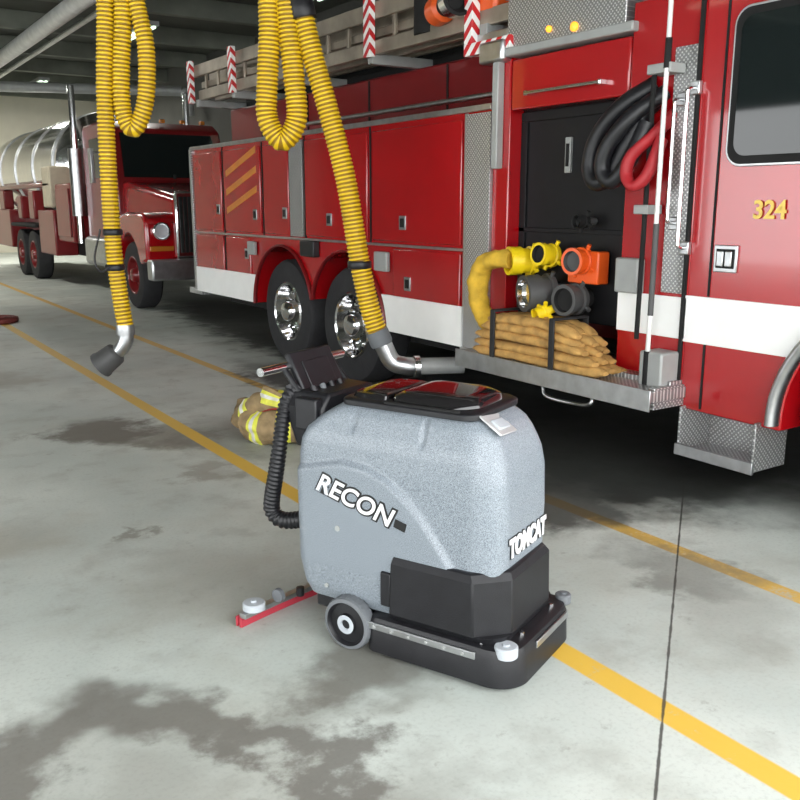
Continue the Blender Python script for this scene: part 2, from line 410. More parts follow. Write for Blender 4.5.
for k in range(6):
    cyl('strip_bolt_%d'%(k+1),(-.49+.072*k,-.030,.121),(-.49+.072*k,-.024,.121),.006,GREY,n=10)
lathe('bumper_roller_near',(.005,.03,.122),(0,0,1),[(.036,0),(.040,.004),(.040,.036),(.036,.040),(.012,.040),(.012,.046)],[LGREY])
lathe('bumper_roller_far',(.015,.505,.128),(0,0,1),[(.026,0),(.030,.004),(.030,.034),(.026,.038),(.012,.038),(.012,.044)],[WGREY])
for k,(xx,yy) in enumerate(((-.08,.015),(.01,.14),(.01,.40))):
    cyl('deck_bolt_%d'%(k+1),(xx,yy,.15),(xx,yy,.165),.009,CHR,n=8)
for nm,yc,sg in (('wheel_near',-.005,-1),('wheel_far',.49,1)):
    lathe(nm,(-.61,yc-sg*.025,.1),(0,sg,0),[(.03,0),(.085,0),(.098,.006),(.1,.014),(.1,.042),(.096,.052),(.083,.056),(.078,.050),(.074,.040),(.04,.044),(.036,.056),(.02,.058),(.018,.050)],[WGREY,BLK,LGREY],[1,0,0,0,0,0,1,1,1,1,2,2,1],n=48)
    V=[];F=[]
    for k in range(30):
        a=2*pi*k/30; ca,sa=math.cos(a),math.sin(a); w=.004
        for r in (.097,.1):
            for s_ in (-w,w):
                for yy in (yc-sg*.018,yc+sg*.018):
                    V.append((-.61+r*ca-s_*sa,yy,.1015+r*sa+s_*ca))
        o=k*8
        F+=[tuple(o+i for i in f) for f in BF]
    mk(nm+'_treads',V,F,WGREY)
cyl('wheel_axle',(-.61,.02,.1),(-.61,.47,.1),.015,GREY)
def sq(s,off=0):
    y=-.115+s*.80; x=-1.053+.235*(s*.80)+off-.03*math.sin(pi*s)
    return (x,y)
for nm,z0,z1,o,m,w in (('squeegee_blade',.002,.050,0,PINK,.006),('squeegee_bar',.042,.062,.012,ALU,.016),('squeegee_blade_rear',.004,.045,-.02,PINK,.004)):
    V=[];F=[];n=16
    for i in range(n+1):
        x,y=sq(i/n,o)
        V+=[(x-w,y,z0),(x+w,y,z0),(x+w,y,z1),(x-w,y,z1)]
    for i in range(n):
        for j in range(4): F.append((i*4+j,i*4+(j+1)%4,(i+1)*4+(j+1)%4,(i+1)*4+j))
    F+=[(0,1,2,3),(n*4,n*4+1,n*4+2,n*4+3)]
    mk(nm,V,F,m,bev=.001)
lathe('squeegee_end_roller',(-1.03,-.06,.062),(0,0,1),[(.036,0),(.044,.004),(.044,.028),(.040,.032),(.012,.032),(.012,.04)],[LGREY])
lathe('squeegee_caster',(-1.0,.04,.085),(0,1,0),[(.012,0),(.026,.002),(.028,.02),(.012,.022)],[WGREY])
lathe('squeegee_end_roller_far',(-.86,.62,.058),(0,0,1),[(.03,0),(.036,.004),(.036,.026),(.032,.03),(.01,.03),(.01,.036)],[LGREY])
cyl('squeegee_arm',(-.94,.22,.075),(-.72,.24,.15),.016,BLK); cyl('squeegee_knob',(-.96,.14,.06),(-.96,.14,.095),.016,BLK)
sweep('pickup_hose',[(-.94,.14,.92),(-.965,.10,.88),(-.975,.08,.80),(-.985,.07,.70),(-1.01,.07,.58),(-1.04,.08,.48),(-1.05,.09,.42),(-1.015,.10,.385),(-.95,.12,.39),(-.85,.14,.42)],lambda i,t:(.028+.008*t) if i%4<2 else (.023+.008*t),[BLK],n=18,step=.0045,k=20,ang=80)
stack('console_base',[(.70,[(-.93,.10),(-.80,.10),(-.80,.42),(-.93,.42)]),(.86,[(-.97,.08),(-.78,.08),(-.78,.44),(-.97,.44)]),(.915,[(-.99,.10),(-.78,.12),(-.78,.40),(-.99,.42)])],BLK,.012)
tilted('control_panel',.014,.13,.10,(-.955,.27,.955),(0,-28,0),BLK,.008)
tilted('control_display',.003,.08,.055,(-.940,.27,.962),(0,-28,0),BLK,.004)
for k in range(4):
    cyl('switch_%d'%(k+1),(-.87,.15+.055*k,.91),(-.88,.15+.055*k,.93),.012,WGREY if k==1 else BLK,n=14)
cyl('handle_bar',(-1.0,-.01,.995),(-1.0,.50,.995),.017,CHR,n=24)
for k,yy in enumerate((.12,.42)):
    cyl('handle_arm_%d'%(k+1),(-1.0,yy,.995),(-.90,yy,.88),.012,BLK)
cyl('handle_arm_lower',(-.97,.12,.93),(-.92,.12,.84),.02,BLK)
box('console_bracket',-.90,-.80,.06,.10,.78,.90,BLK,.006)
cyl('body_plug',(-.665,.004,.45),(-.665,-.003,.45),.011,GREY)
cyl('body_plug_lower',(-.72,.004,.215),(-.72,-.003,.215),.008,GREY)
r=(math.radians(90),math.radians(15),0)
text('side_lettering_outline','RECON',(-.762,-.0012,.588),r,.098,LABB,.001,.0085,.22)
text('side_lettering','RECON',(-.762,-.0035,.588),r,.098,LABW,.001,.0016,.22)
tilted('side_badge',.024,.001,.016,(-.395,-.003,.515),(0,15,0),LABB,.001)
r=(math.radians(90),0,math.radians(90))
text('front_lettering_outline','TOMCAT',(-.0288,.105,.437),r,.090,LABB,.001,.009,0,'LEFT',.80)
text('front_lettering','TOMCAT',(-.0262,.105,.437),r,.090,LABW,.001,.005,0,'LEFT',.80)

# ------------------------------------------------ wheels helper for trucks
def truck_wheel(nm,xf,y,r,rim_mat=ALU,side=-1,width=.32,z=None):
    z=r if z is None else z; k=r/.53
    prof=[(.20*k,width),(r-.03,width),(r,width-.04),(r,.05),(r-.025,.012),(r-.08*k,0),(.31*k,.006),(.305*k,.012),(.29*k,.0),(.275*k,.012),(.262*k,.07),(.24*k,.12),(.14*k,.10),(.12*k,.085),(.105*k,.0),(.09*k,-.02),(.05*k,-.03)]
    ax=(1,0,0) if side<0 else (-1,0,0)
    lathe(nm,(xf,y,z),ax,prof,[TIRE,rim_mat],[0]*7+[1]*10,n=56)
    s=1 if side<0 else -1
    for i in range(10):
        a=2*pi*i/10; cy,cz=y+.19*k*math.cos(a),z+.19*k*math.sin(a)
        cyl(nm+'_lug_%d'%(i+1),(xf+s*.12,cy,cz),(xf+s*.085,cy,cz),.015*k,CHR,n=8)
    for i in range(10):
        a=2*pi*(i+.5)/10; cy,cz=y+.225*k*math.cos(a),z+.225*k*math.sin(a)
        cyl(nm+'_hole_%d'%(i+1),(xf+s*.12,cy,cz),(xf+s*.108,cy,cz),.022*k,BLKM,n=10)
def arc(cy,cz,r,a0,a1,n=14): return [(cy+r*math.cos(math.radians(a0+(a1-a0)*i/n)),cz+r*math.sin(math.radians(a0+(a1-a0)*i/n))) for i in range(n+1)]

# ------------------------------------------------ fire truck
group('fire_truck',(5.2,6,0))
W1,W2,WZ,AR=8.17,6.88,.53,.67
ph=math.degrees(math.asin((.56-WZ)/AR)); pm=math.degrees(math.acos((W1-W2)/2/AR))
out=[(10.57,.56),(10.57,2.27),(4.85,2.27),(4.85,.56)]+arc(W2,WZ,AR,180-ph,pm)+arc(W1,WZ,AR,180-pm,ph)
prism('rear_body',out,4.0,6.4,RED,.008)
box('rear_undercarriage',4.35,6.1,.9,10.4,.42,.7,BLKM); box('wheel_well_liner',4.45,6.0,6.0,9.1,.5,1.3,BLKM)
for nm,y in (('rear_wheel_1',W1),('rear_wheel_2',W2)):
    truck_wheel(nm,4.03,y,.53,rim_mat=CHR); truck_wheel(nm+'_far',6.37,y,.53,side=1)
for nm,cy,a0,a1 in (('arch_trim_1',W1,180-pm,ph),('arch_trim_2',W2,180-ph,pm)):
    P=[(3.985,y,z) for y,z in arc(cy,WZ,AR,a0,a1,20)]
    sweep(nm,P,(.012,.025),[REDD],smoothp=False,n=8,up=(1,0,0))
D=[(10.50,9.66),(9.58,8.62),(8.54,7.97),(7.62,6.50),(6.42,5.20)]
boxes('upper_doors',[(3.982,4.0,b_,a_,1.31,2.19) for a_,b_ in D],RED,.008)
boxes('lower_doors',[(3.982,4.0,b_,a_,.60,1.25) for a_,b_ in ((10.50,9.66),(9.58,8.92),(6.10,5.20))],RED,.008)
boxes('panel_seam_strips',[(3.978,4.0,4.90,10.55,1.268,1.288),(3.975,4.01,4.87,10.57,2.235,2.275),(3.985,4.0,5.14,5.17,.57,2.23)],ALU,.003)
boxes('door_gaps',[(3.990,4.001,y-.008,y+.008,1.29,2.23) for y in (9.62,8.58,7.95,7.64,6.46)]+[(3.990,4.001,y-.008,y+.008,.58,1.26) for y in (9.62,)],BLKM,0)
prism('white_stripe_rear',[(10.58,.565),(10.58,.865)]+[(y,z) for y,z in arc(W1,WZ,AR+.03,29,3,6)],3.972,3.99,WHT,.001)
prism('white_stripe_mid',[(5.16,.565),(5.16,.865)]+[(y,z) for y,z in arc(W2,WZ,AR+.03,151,177,6)],3.972,3.99,WHT,.001)
box('diamond_trim_post',3.975,4.0,7.66,7.93,1.30,2.2,DPV,.003)
box('diamond_corner_column',3.97,4.0,4.86,5.13,.57,2.22,DPV,.003)
box('diamond_rear_corner',3.97,4.03,10.52,10.59,.57,2.25,DPV,.003)
for i in range(3):
    z0=1.50+.20*i
    prism('gold_chevron_%d'%(i+1),[(9.5,z0),(9.5,z0+.07),(8.70,z0+.30),(8.70,z0+.23)],3.978,3.983,GOLDF,0)
def latch(i,y,z,w=.09,h=.11,x=3.98):
    boxes('latch_%d'%i,[(x-.008,x,y-w/2,y+w/2,z-h/2,z+h/2)],ALU,.003)
    boxes('latch_grip_%d'%i,[(x-.016,x-.006,y-w*.3,y+w*.25,z-h*.32,z+h*.32),],BLKM,.003)
for i,(y,z) in enumerate(((9.75,1.55),(8.75,1.50),(8.05,1.52),(7.15,1.47),(5.95,1.46),(5.88,.98),(9.0,1.08))): latch(i+1,y,z)
boxes('marker_boxes',[(3.95,3.99,6.15,6.35,1.06,1.22),(3.95,3.99,8.75,8.93,1.08,1.22)],GREY,.01)
box('mid_box',3.93,4.0,7.38,7.66,1.12,1.27,BLK,.01)
box('upper_body',4.45,6.1,4.9,10.4,2.27,2.72,REDD,.02)
boxes('upper_body_seams',[(4.44,4.46,y-.01,y+.01,2.3,2.70) for y in (6.0,7.2,8.4,9.5)],BLKM,0)
box('hose_bed_cover',4.6,5.9,5.0,10.3,2.72,2.82,BLKM,.02)
box('rear_tail',4.05,6.35,10.57,10.8,.55,2.0,REDD,.02)
box('rear_step',4.05,6.35,10.57,11.0,.50,.57,DPH,.005)
boxes('ladder_rails',[(4.02,4.07,4.9,10.45,3.06,3.19),(4.02,4.07,4.75,10.3,2.79,2.90),(4.22,4.27,5.0,10.45,3.02,3.12),(4.22,4.27,5.0,10.3,2.80,2.9),(4.10,4.14,4.8,10.4,2.94,3.01),(4.42,4.47,5.0,10.3,2.98,3.12),(4.55,4.6,5.0,10.3,2.85,2.98)],LAD,.008)
boxes('ladder_rungs',[(4.045,4.075,y-.02,y+.02,2.85,3.1) for y in [5.1+.36*i for i in range(15)]],LAD,.004)
box('ladder_cover_panel',4.66,4.70,4.9,10.4,2.75,3.4,BLKM,.004)
boxes('rack_arms',[(4.0,4.7,y-.04,y+.04,2.72,2.80) for y in (10.3,9.25,7.9,6.46,5.0)],GREY,.006)
for i,y in enumerate((10.46,9.25,7.92,6.46)):
    box('chevron_marker_%d'%(i+1),3.965,4.02,y-.05,y+.05,2.77,3.24,STR,.004)
box('chevron_marker_end',3.95,4.02,4.66,5.15,2.60,2.68,STR,.004); box('chevron_marker_end_post',3.95,4.02,5.06,5.15,2.68,3.1,STR,.004)
box('rack_end_plate',4.0,4.5,4.62,5.2,2.68,2.74,ALU,.01)
box('rack_support_post',3.94,4.0,4.76,4.82,1.84,2.66,GREY,.008); box('rack_support_head',3.92,4.02,4.70,4.95,2.52,2.66,ALU,.02)
cyl('upper_hand_rail',(4.15,4.95,2.36),(4.15,8.0,2.36),.02,ALU)
lathe('deck_nozzle',(4.0,5.55,2.96),(-.25,-1,.05),[(.05,0),(.1,.02),(.1,.16),(.07,.18),(.07,.28),(.11,.30),(.12,.42),(.10,.43),(.06,.36)],[ORG,BLKM,CHR],[0,0,0,1,2,2,1,1,1]); 
box('deck_red_box',4.02,4.4,4.9,5.2,2.86,3.15,ORG,.03)
cyl('deck_hose_coil',(4.1,5.75,2.85),(4.1,5.75,3.1),.13,BLKM)
box('bay_back_wall',4.55,6.4,3.15,4.86,.55,2.75,REDD,.01)
boxes('bay_side_frames',[(4.0,4.56,4.70,4.86,.62,2.55),(4.0,4.56,3.16,3.66,.62,2.7)],RED,.008)
box('bay_top_door',4.0,4.5,3.67,4.69,2.21,2.53,RED,.012)
cyl('bay_door_bar',(3.95,3.85,2.30),(3.95,4.5,2.30),.011,CHR)
boxes('bay_door_bar_mounts',[(3.945,4.0,3.84,3.87,2.285,2.315),(3.945,4.0,4.48,4.51,2.285,2.315)],CHR,.003)
box('pump_panel',4.12,4.2,3.67,4.70,.86,2.21,PAN,.004)
boxes('pump_panel_trim',[(4.105,4.125,3.67,4.70,2.14,2.2),(4.105,4.125,4.64,4.70,.9,2.14),(4.105,4.125,3.67,3.72,.9,2.14),(4.105,4.125,3.67,4.7,1.42,1.45)],PAN,.003)
box('pump_panel_latch',4.10,4.125,4.22,4.27,1.80,2.02,GREY,.004); box('pump_panel_latch_slot',4.092,4.105,4.232,4.255,1.84,1.98,BLKM,.002)
box('bay_floor',3.9,4.6,3.16,4.86,.58,.64,DPH,.004)
box('bay_white_patch',3.99,4.0,3.16,3.66,.87,1.10,WHT,.002)
box('bay_top_box',3.98,4.6,3.70,4.72,2.60,3.0,DPV,.006); box('bay_top_shelf',3.95,4.6,3.62,4.75,2.545,2.60,GREY,.01)
lathe('amber_light',(3.985,4.1,2.64),(-1,0,0),[(.028,0),(.028,.02),(.01,.03)],[AMB])
lathe('amber_light_far',(3.985,4.32,2.66),(-1,0,0),[(.02,0),(.02,.02),(.01,.03)],[AMB])
box('bay_grey_box',3.93,4.0,3.47,3.64,1.10,1.30,GREY,.01)
box('running_board',3.70,4.02,3.13,4.86,.545,.61,DPH,.006); box('running_board_front',3.692,3.702,3.12,4.86,.50,.62,ALU,.003)
box('running_board_end',3.75,4.0,3.14,3.18,.5,.62,DPX,.004); box('bracket_block',3.84,4.0,3.18,3.34,.5,.80,GREY,.012)
sweep('running_board_hook',[(3.75,3.6,.54),(3.72,3.58,.46),(3.74,3.75,.43),(3.72,3.95,.44),(3.73,4.0,.50)],.012,[ALU],n=10)
box('side_rail_lower',3.96,4.0,4.86,5.16,.50,.57,ALU,.004)
boxes('cab_step',[(3.96,4.24,2.66,3.12,.235,.255)],DPH,.003); box('cab_step_back',4.22,4.24,2.66,3.12,.25,.50,DPV,.003); boxes('cab_step_sides',[(3.96,4.24,2.645,2.66,.235,.50),(3.96,4.24,3.12,3.135,.235,.50)],DPX,.003)
boxes('cab_step_lip',[(3.945,3.965,2.64,3.14,.225,.29)],ALU,.003)
FW=1.90
out=[(3.17,.48),(3.17,2.95),(1.3,2.95),(.75,2.85),(.6,1.9),(.6,.48)]+arc(FW,.53,.64,185,-5,24)
prism('cab',out,4.0,6.4,RED,.012)
P=[(3.975,y,z) for y,z in arc(FW,.53,.67,182,-2,30)]
sweep('cab_arch_trim',P,(.03,.05),[ALU],smoothp=False,n=10,up=(1,0,0))
truck_wheel('front_wheel',4.05,FW,.53); truck_wheel('front_wheel_far',6.35,FW,.53,side=1)
box('cab_well_liner',4.45,6.0,1.2,2.6,.5,1.2,BLKM)
box('white_stripe_cab',3.99,4.001,.6,3.175,.86,1.115,WHT,.001)
boxes('cab_door_gap',[(3.994,4.001,3.02,3.032,1.12,2.8),(3.994,4.001,3.02,3.032,.5,.86),(3.994,4.001,2.0,2.012,1.3,2.8)],BLKM,0)
def rrp(y0,y1,z0,z1,r): return rrect(y0,y1,z0,z1,r,r,6)
prism('cab_window_frame',rrp(2.12,2.98,1.79,2.56,.09),3.985,4.0,ALU,.003)
prism('cab_window_rubber',rrp(2.132,2.968,1.802,2.548,.08),3.98,3.99,BLKM,.002)
prism('cab_window_glass',rrp(2.17,2.93,1.84,2.51,.07),3.974,3.984,GLASS,.002)
prism('cab_front_window',rrp(.95,1.9,1.79,2.56,.09),3.98,4.0,GLASS,.003)
boxes('windshield',[(4.2,6.2,.58,.62,1.9,2.6)],GLASS,.01)
box('front_bumper',4.1,6.3,.2,.6,.5,.85,CHR,.04)
box('cab_handle_plate',3.985,4.0,2.86,3.0,1.255,1.395,ALU,.004); box('cab_handle_recess',3.98,3.99,2.875,2.985,1.275,1.375,BLKM,.003); boxes('cab_handle_grip',[(3.97,3.985,2.885,2.925,1.285,1.365),(3.97,3.985,2.935,2.975,1.285,1.365)],ALU,.005)
text('cab_number','324',(3.993,2.795,1.535),(math.radians(90),0,math.radians(-90)),.125,GOLD,.003,.003)
box('cab_diamond_strip',3.985,4.0,3.19,3.34,1.12,2.42,DPV,.003); box('cab_rear_edge_trim',3.98,4.0,3.17,3.19,.5,2.9,BLKM,.002)
for nm,y,z0,z1 in (('grab_rail_1',3.19,1.37,2.2),('grab_rail_2',3.27,1.5,2.15)):
    sweep(nm,[(4.0,y,z0),(3.93,y,z0+.01),(3.92,y,z0+.06),(3.92,y,(z0+z1)/2),(3.92,y,z1-.06),(3.93,y,z1-.01),(4.0,y,z1)],.011,[CHR],n=12)
    boxes(nm+'_feet',[(3.97,4.0,y-.03,y+.03,z0-.035,z0+.035),(3.97,4.0,y-.03,y+.03,z1-.035,z1+.035)],ALU,.006)
cyl('pike_pole',(3.85,3.29,.64),(3.87,3.29,3.0),.013,PIPE); cyl('pike_pole_foot',(3.85,3.29,.6),(3.85,3.29,.80),.020,BLKM)
cyl('pike_pole_sleeve',(3.855,3.29,1.0),(3.859,3.29,1.5),.016,DGREY); cyl('pike_pole_head',(3.866,3.29,2.3),(3.868,3.29,2.45),.018,BLKM)
cyl('tool_shaft',(3.90,3.42,.85),(3.90,3.40,2.3),.014,BLKM); box('tool_clip',3.86,3.98,3.36,3.46,1.55,1.60,GREY,.004); box('tool_clip_upper',3.86,3.98,3.26,3.42,2.28,2.33,GREY,.004)
sweep('black_hanging_hose',[(4.0,3.47,2.25),(3.9,3.62,2.14),(3.86,3.76,1.98),(3.85,3.80,1.82),(3.85,3.75,1.73),(3.86,3.65,1.76),(3.88,3.56,1.92),(3.93,3.50,2.08),(3.98,3.46,2.15)],(.050,.045),[BLK],n=14,up=(1,0,0))
sweep('black_hanging_hose_inner',[(4.0,3.40,2.2),(3.86,3.50,2.08),(3.80,3.62,1.92),(3.80,3.65,1.79),(3.81,3.58,1.73),(3.84,3.49,1.84),(3.90,3.43,2.04)],(.045,.045),[BLK],n=14,up=(1,0,0))
sweep('red_hanging_hose',[(4.0,3.33,2.08),(3.90,3.38,1.97),(3.82,3.46,1.86),(3.80,3.47,1.76),(3.80,3.41,1.70),(3.85,3.36,1.77),(3.92,3.34,1.95)],(.030,.040),[REDS],n=14,up=(1,0,0))
def coupling(nm,c,ax,r,m1,m2,l=.14):
    lathe(nm,c,ax,[(r*.55,-.12),(r*.6,0),(r,.005),(r,.035),(r*.86,.04),(r*.86,.09),(r*.98,.095),(r*.98,l),(r*.75,l),(r*.7,l-.03),(r*.2,l-.035)],[m1,m2],[1,0,0,0,0,0,0,0,1,1],n=36)
    a,b,d=basis(ax)
    for k in range(4):
        t=k*pi/2+.5; p=Vector(c)+d*.02+(a*math.cos(t)+b*math.sin(t))*r
        q=p+(a*math.cos(t)+b*math.sin(t))*.03; cyl(nm+'_lug_%d'%(k+1),p,q,.014,m1,n=10)
coupling('yellow_coupling',(4.0,4.42,1.24),(-1,.35,0),.095,YELB,YELB,.18)
coupling('yellow_valve',(4.02,4.25,1.28),(-1,0,.1),.075,YELB,BLKM)
coupling('orange_cap',(4.02,3.98,1.26),(-1,-.1,0),.085,ORG,DGREY,.12)
box('orange_bracket',4.0,4.1,3.84,4.1,1.12,1.32,ORG,.01)
coupling('black_coupling',(4.0,4.24,1.05),(-1,.3,-.05),.12,DGREY,CHR,.2)
coupling('black_coupling_small',(4.02,4.02,1.02),(-1,-.1,0),.10,DGREY,BLKM,.14)
coupling('small_yellow_cap',(3.86,4.12,.945),(-1,.2,-.3),.045,YELB,YELB,.06)
coupling('dark_valve',(4.05,4.0,1.5),(-1,0,0),.04,BLKM,DGREY,.06)
sweep('bay_yellow_hose',[(3.84,4.46,1.25),(3.80,4.56,1.25),(3.79,4.68,1.20),(3.79,4.74,1.08),(3.80,4.74,.95),(3.82,4.68,.84),(3.84,4.55,.78)],(.060,.075),[TANY],n=20,up=(1,0,0),noise_amp=.014,nsc=12)

# folded fire hose bundle
group('folded_fire_hose',(3.84,4.15,.61))
idx=0
for layer in range(5):
    for row in range(3):
        xx=3.755+row*.085; zz=.643+layer*.054
        jy=random.uniform(-.03,.03); n0=4.72-layer*.035+jy; n1=3.52+layer*.06+jy
        P=[]
        for i in range(8):
            f=i/7; P.append((xx+random.uniform(-.005,.005),n0+(n1-n0)*f,zz+random.uniform(-.004,.004)+(.018*math.sin(f*pi)*(layer>1))-.03*max(0,f-.8)/.2*(layer/4)))
        idx+=1
        sweep('hose_fold_%d'%idx,P,lambda i,t:(.050*min(1,.6+6*min(t,1-t)),.032*min(1,.4+9*min(t,1-t))),[TAN],n=16,k=8,up=(0,0,1),noise_amp=.006,nsc=18)
for k,y in enumerate((4.46,3.90)):
    boxes('strap_%d'%(k+1),[(3.688,3.70,y-.022,y+.022,.615,.925),(3.69,3.985,y-.022,y+.022,.915,.93),(3.975,3.985,y-.022,y+.022,.615,.925)],WEB,.004)

# ------------------------------------------------ exhaust hoses
def pl(D,L,z): return (D*.5534+L*.8329,D*.8329-L*.5534,z)
group('vehicle_exhaust_hose',pl(6.7,-.4,2))
D0=6.7
corrugated('corrugated_hose',[pl(D0,-1.0,4.9),pl(D0,-.95,3.6),pl(D0,-.93,2.9),pl(D0,-.955,2.5),pl(D0,-.965,2.22),pl(D0,-.865,2.06),pl(D0,-.755,2.2),pl(D0,-.765,2.5),pl(D0,-.80,2.9),pl(D0,-.82,3.3),pl(D0,-.77,3.55),pl(D0,-.715,3.3),pl(D0,-.705,3.0),pl(D0,-.63,2.66),pl(D0,-.53,2.3),pl(D0,-.40,1.78),pl(D0,-.30,1.16),pl(D0,-.22,.80),pl(D0,-.14,.56)],.08)
lathe('cuff',pl(D0,-.18,.66),Vector(pl(D0,-.1,.46))-Vector(pl(D0,-.18,.66)),[(.085,0),(.088,.02),(.088,.1),(.08,.12)],[WGREY])
sweep('metal_elbow',[pl(D0,-.13,.55),pl(D0,-.06,.42),pl(D0,.04,.385),pl(D0+.03,.14,.375)],.07,[ALU],n=24)
lathe('tailpipe_adapter',pl(D0+.03,.10,.375),(1,-.45,0),[(.075,0),(.085,.01),(.085,.05),(.065,.06),(.065,.40)],[CHR,GREY],[0,0,0,1,1])
lathe('saddle_clamp',pl(D0,-.71,3.02),Vector(pl(D0,-.7,3))-Vector(pl(D0,-.73,3.14)),[(.087,0),(.092,.01),(.092,.12),(.087,.13)],[BLK])
lathe('mid_clamp',pl(D0,-.305,1.19),(0,0,-1),[(.083,0),(.09,.01),(.09,.05),(.083,.06)],[BLK])
cyl('suspension_cable',pl(D0,-.77,3.6),pl(D0,-.77,5.38),.006,GREY)
cyl('ceiling_hanger',pl(D0,-1.0,4.85),pl(D0,-1.0,5.38),.1,GREY)
group('vehicle_exhaust_hose.001',pl(6.9,-2.2,2))
D1=6.9
corrugated('corrugated_hose',[pl(D1,-1.95,4.9),pl(D1,-1.96,3.7),pl(D1,-1.93,3.1),pl(D1,-1.875,2.75),pl(D1,-1.89,2.42),pl(D1,-1.95,2.22),pl(D1,-2.02,2.16),pl(D1,-2.075,2.3),pl(D1,-2.065,2.6),pl(D1,-2.03,2.95),pl(D1,-2.04,3.35),pl(D1,-2.11,3.5),pl(D1,-2.15,3.3),pl(D1,-2.155,3.0),pl(D1,-2.20,2.4),pl(D1,-2.215,1.8),pl(D1,-2.215,1.26),pl(D1,-2.19,.9),pl(D1,-2.165,.66)],.066)
lathe('lower_cuff',pl(D1,-2.168,.68),(0,0,-1),[(.070,0),(.072,.05),(.070,.08)],[ALU])
sweep('metal_elbow',[pl(D1,-2.165,.62),pl(D1,-2.17,.55),pl(D1,-2.21,.49),pl(D1,-2.26,.45)],.058,[ALU],n=20)
dv=Vector(pl(D1,-2.36,.37))-Vector(pl(D1,-2.24,.46))
lathe('tailpipe_nozzle',pl(D1,-2.235,.465),dv,[(.06,0),(.085,.02),(.09,.03),(.10,.15),(.108,.17),(.108,.19),(.095,.195),(.085,.05)],[DGREY,BLKM],[0,0,0,0,0,0,1,1])
for k,z in enumerate((1.15,1.42)):
    lathe('band_%d'%(k+1),pl(D1,-2.214,z),(0,0,-1),[(.069,0),(.075,.01),(.075,.04),(.069,.05)],[BLK])
sweep('pull_cable',[pl(D1-.08,-2.28,1.42),pl(D1-.08,-2.34,1.2),pl(D1-.08,-2.3,1.1),pl(D1-.07,-2.22,1.14)],.008,[BLK],n=8)
cyl('suspension_cable',pl(D1,-2.11,3.52),pl(D1,-2.11,5.38),.006,GREY); cyl('ceiling_hanger',pl(D1,-1.95,4.85),pl(D1,-1.95,5.38),.09,GREY)

# ------------------------------------------------ turnout gear pile on floor
group('firefighter_turnout_gear',(2.65,5.36,0))
def bands(*rs):
    def f(i,t):
        for a,b_,m_ in rs:
            if a<=t<b_: return m_
        return 0
    return f
S3=[BROWNC,LIME,SILV]
kw=dict(n=40,k=22,noise_amp=.026,nsc=9)
sweep('trouser_leg_1',[(2.42,5.52,.12),(2.45,5.40,.11),(2.55,5.30,.12),(2.71,5.22,.12),(2.87,5.16,.12)],lambda i,t:(.105,.115),S3,bands((.16,.20,1),(.20,.25,2),(.25,.29,1),(.46,.50,1),(.50,.54,2),(.54,.58,1)),**kw)
sweep('trouser_leg_2',[(2.42,5.66,.12),(2.47,5.54,.22),(2.58,5.45,.26),(2.74,5.36,.22),(2.9,5.30,.17)],lambda i,t:(.105,.085),S3,bands((.12,.16,1),(.16,.20,2),(.20,.24,1),(.52,.56,1),(.56,.60,2),(.60,.64,1)),**kw)
sweep('waist_fold',[(2.46,5.80,.12),(2.60,5.68,.13),(2.76,5.58,.13),(2.94,5.46,.12)],lambda i,t:(.12,.11),S3,bands((.3,.36,1)),**kw)
sweep('standing_cuff',[(2.50,5.44,.14),(2.52,5.42,.22),(2.55,5.42,.31),(2.57,5.42,.345)],(.085,.075),S3,bands((.45,.55,1),(.55,.66,2),(.66,.76,1)),n=32,k=14,noise_amp=.025,nsc=12)
sweep('suspender',[(2.46,5.40,.22),(2.50,5.31,.25),(2.58,5.22,.24),(2.68,5.14,.19),(2.74,5.09,.1)],(.018,.006),[REDS],n=8)
for k,(x,y) in enumerate(((2.98,5.5),(3.05,5.32))):
    sweep('boot_%d'%(k+1),[(x-.12,y+.02,.30),(x-.04,y,.2),(x,y-.01,.1),(x+.05,y-.1,.06),(x+.07,y-.2,.055)],lambda i,t:(.07-.01*t,.07-.015*t),[TIRE],n=16)

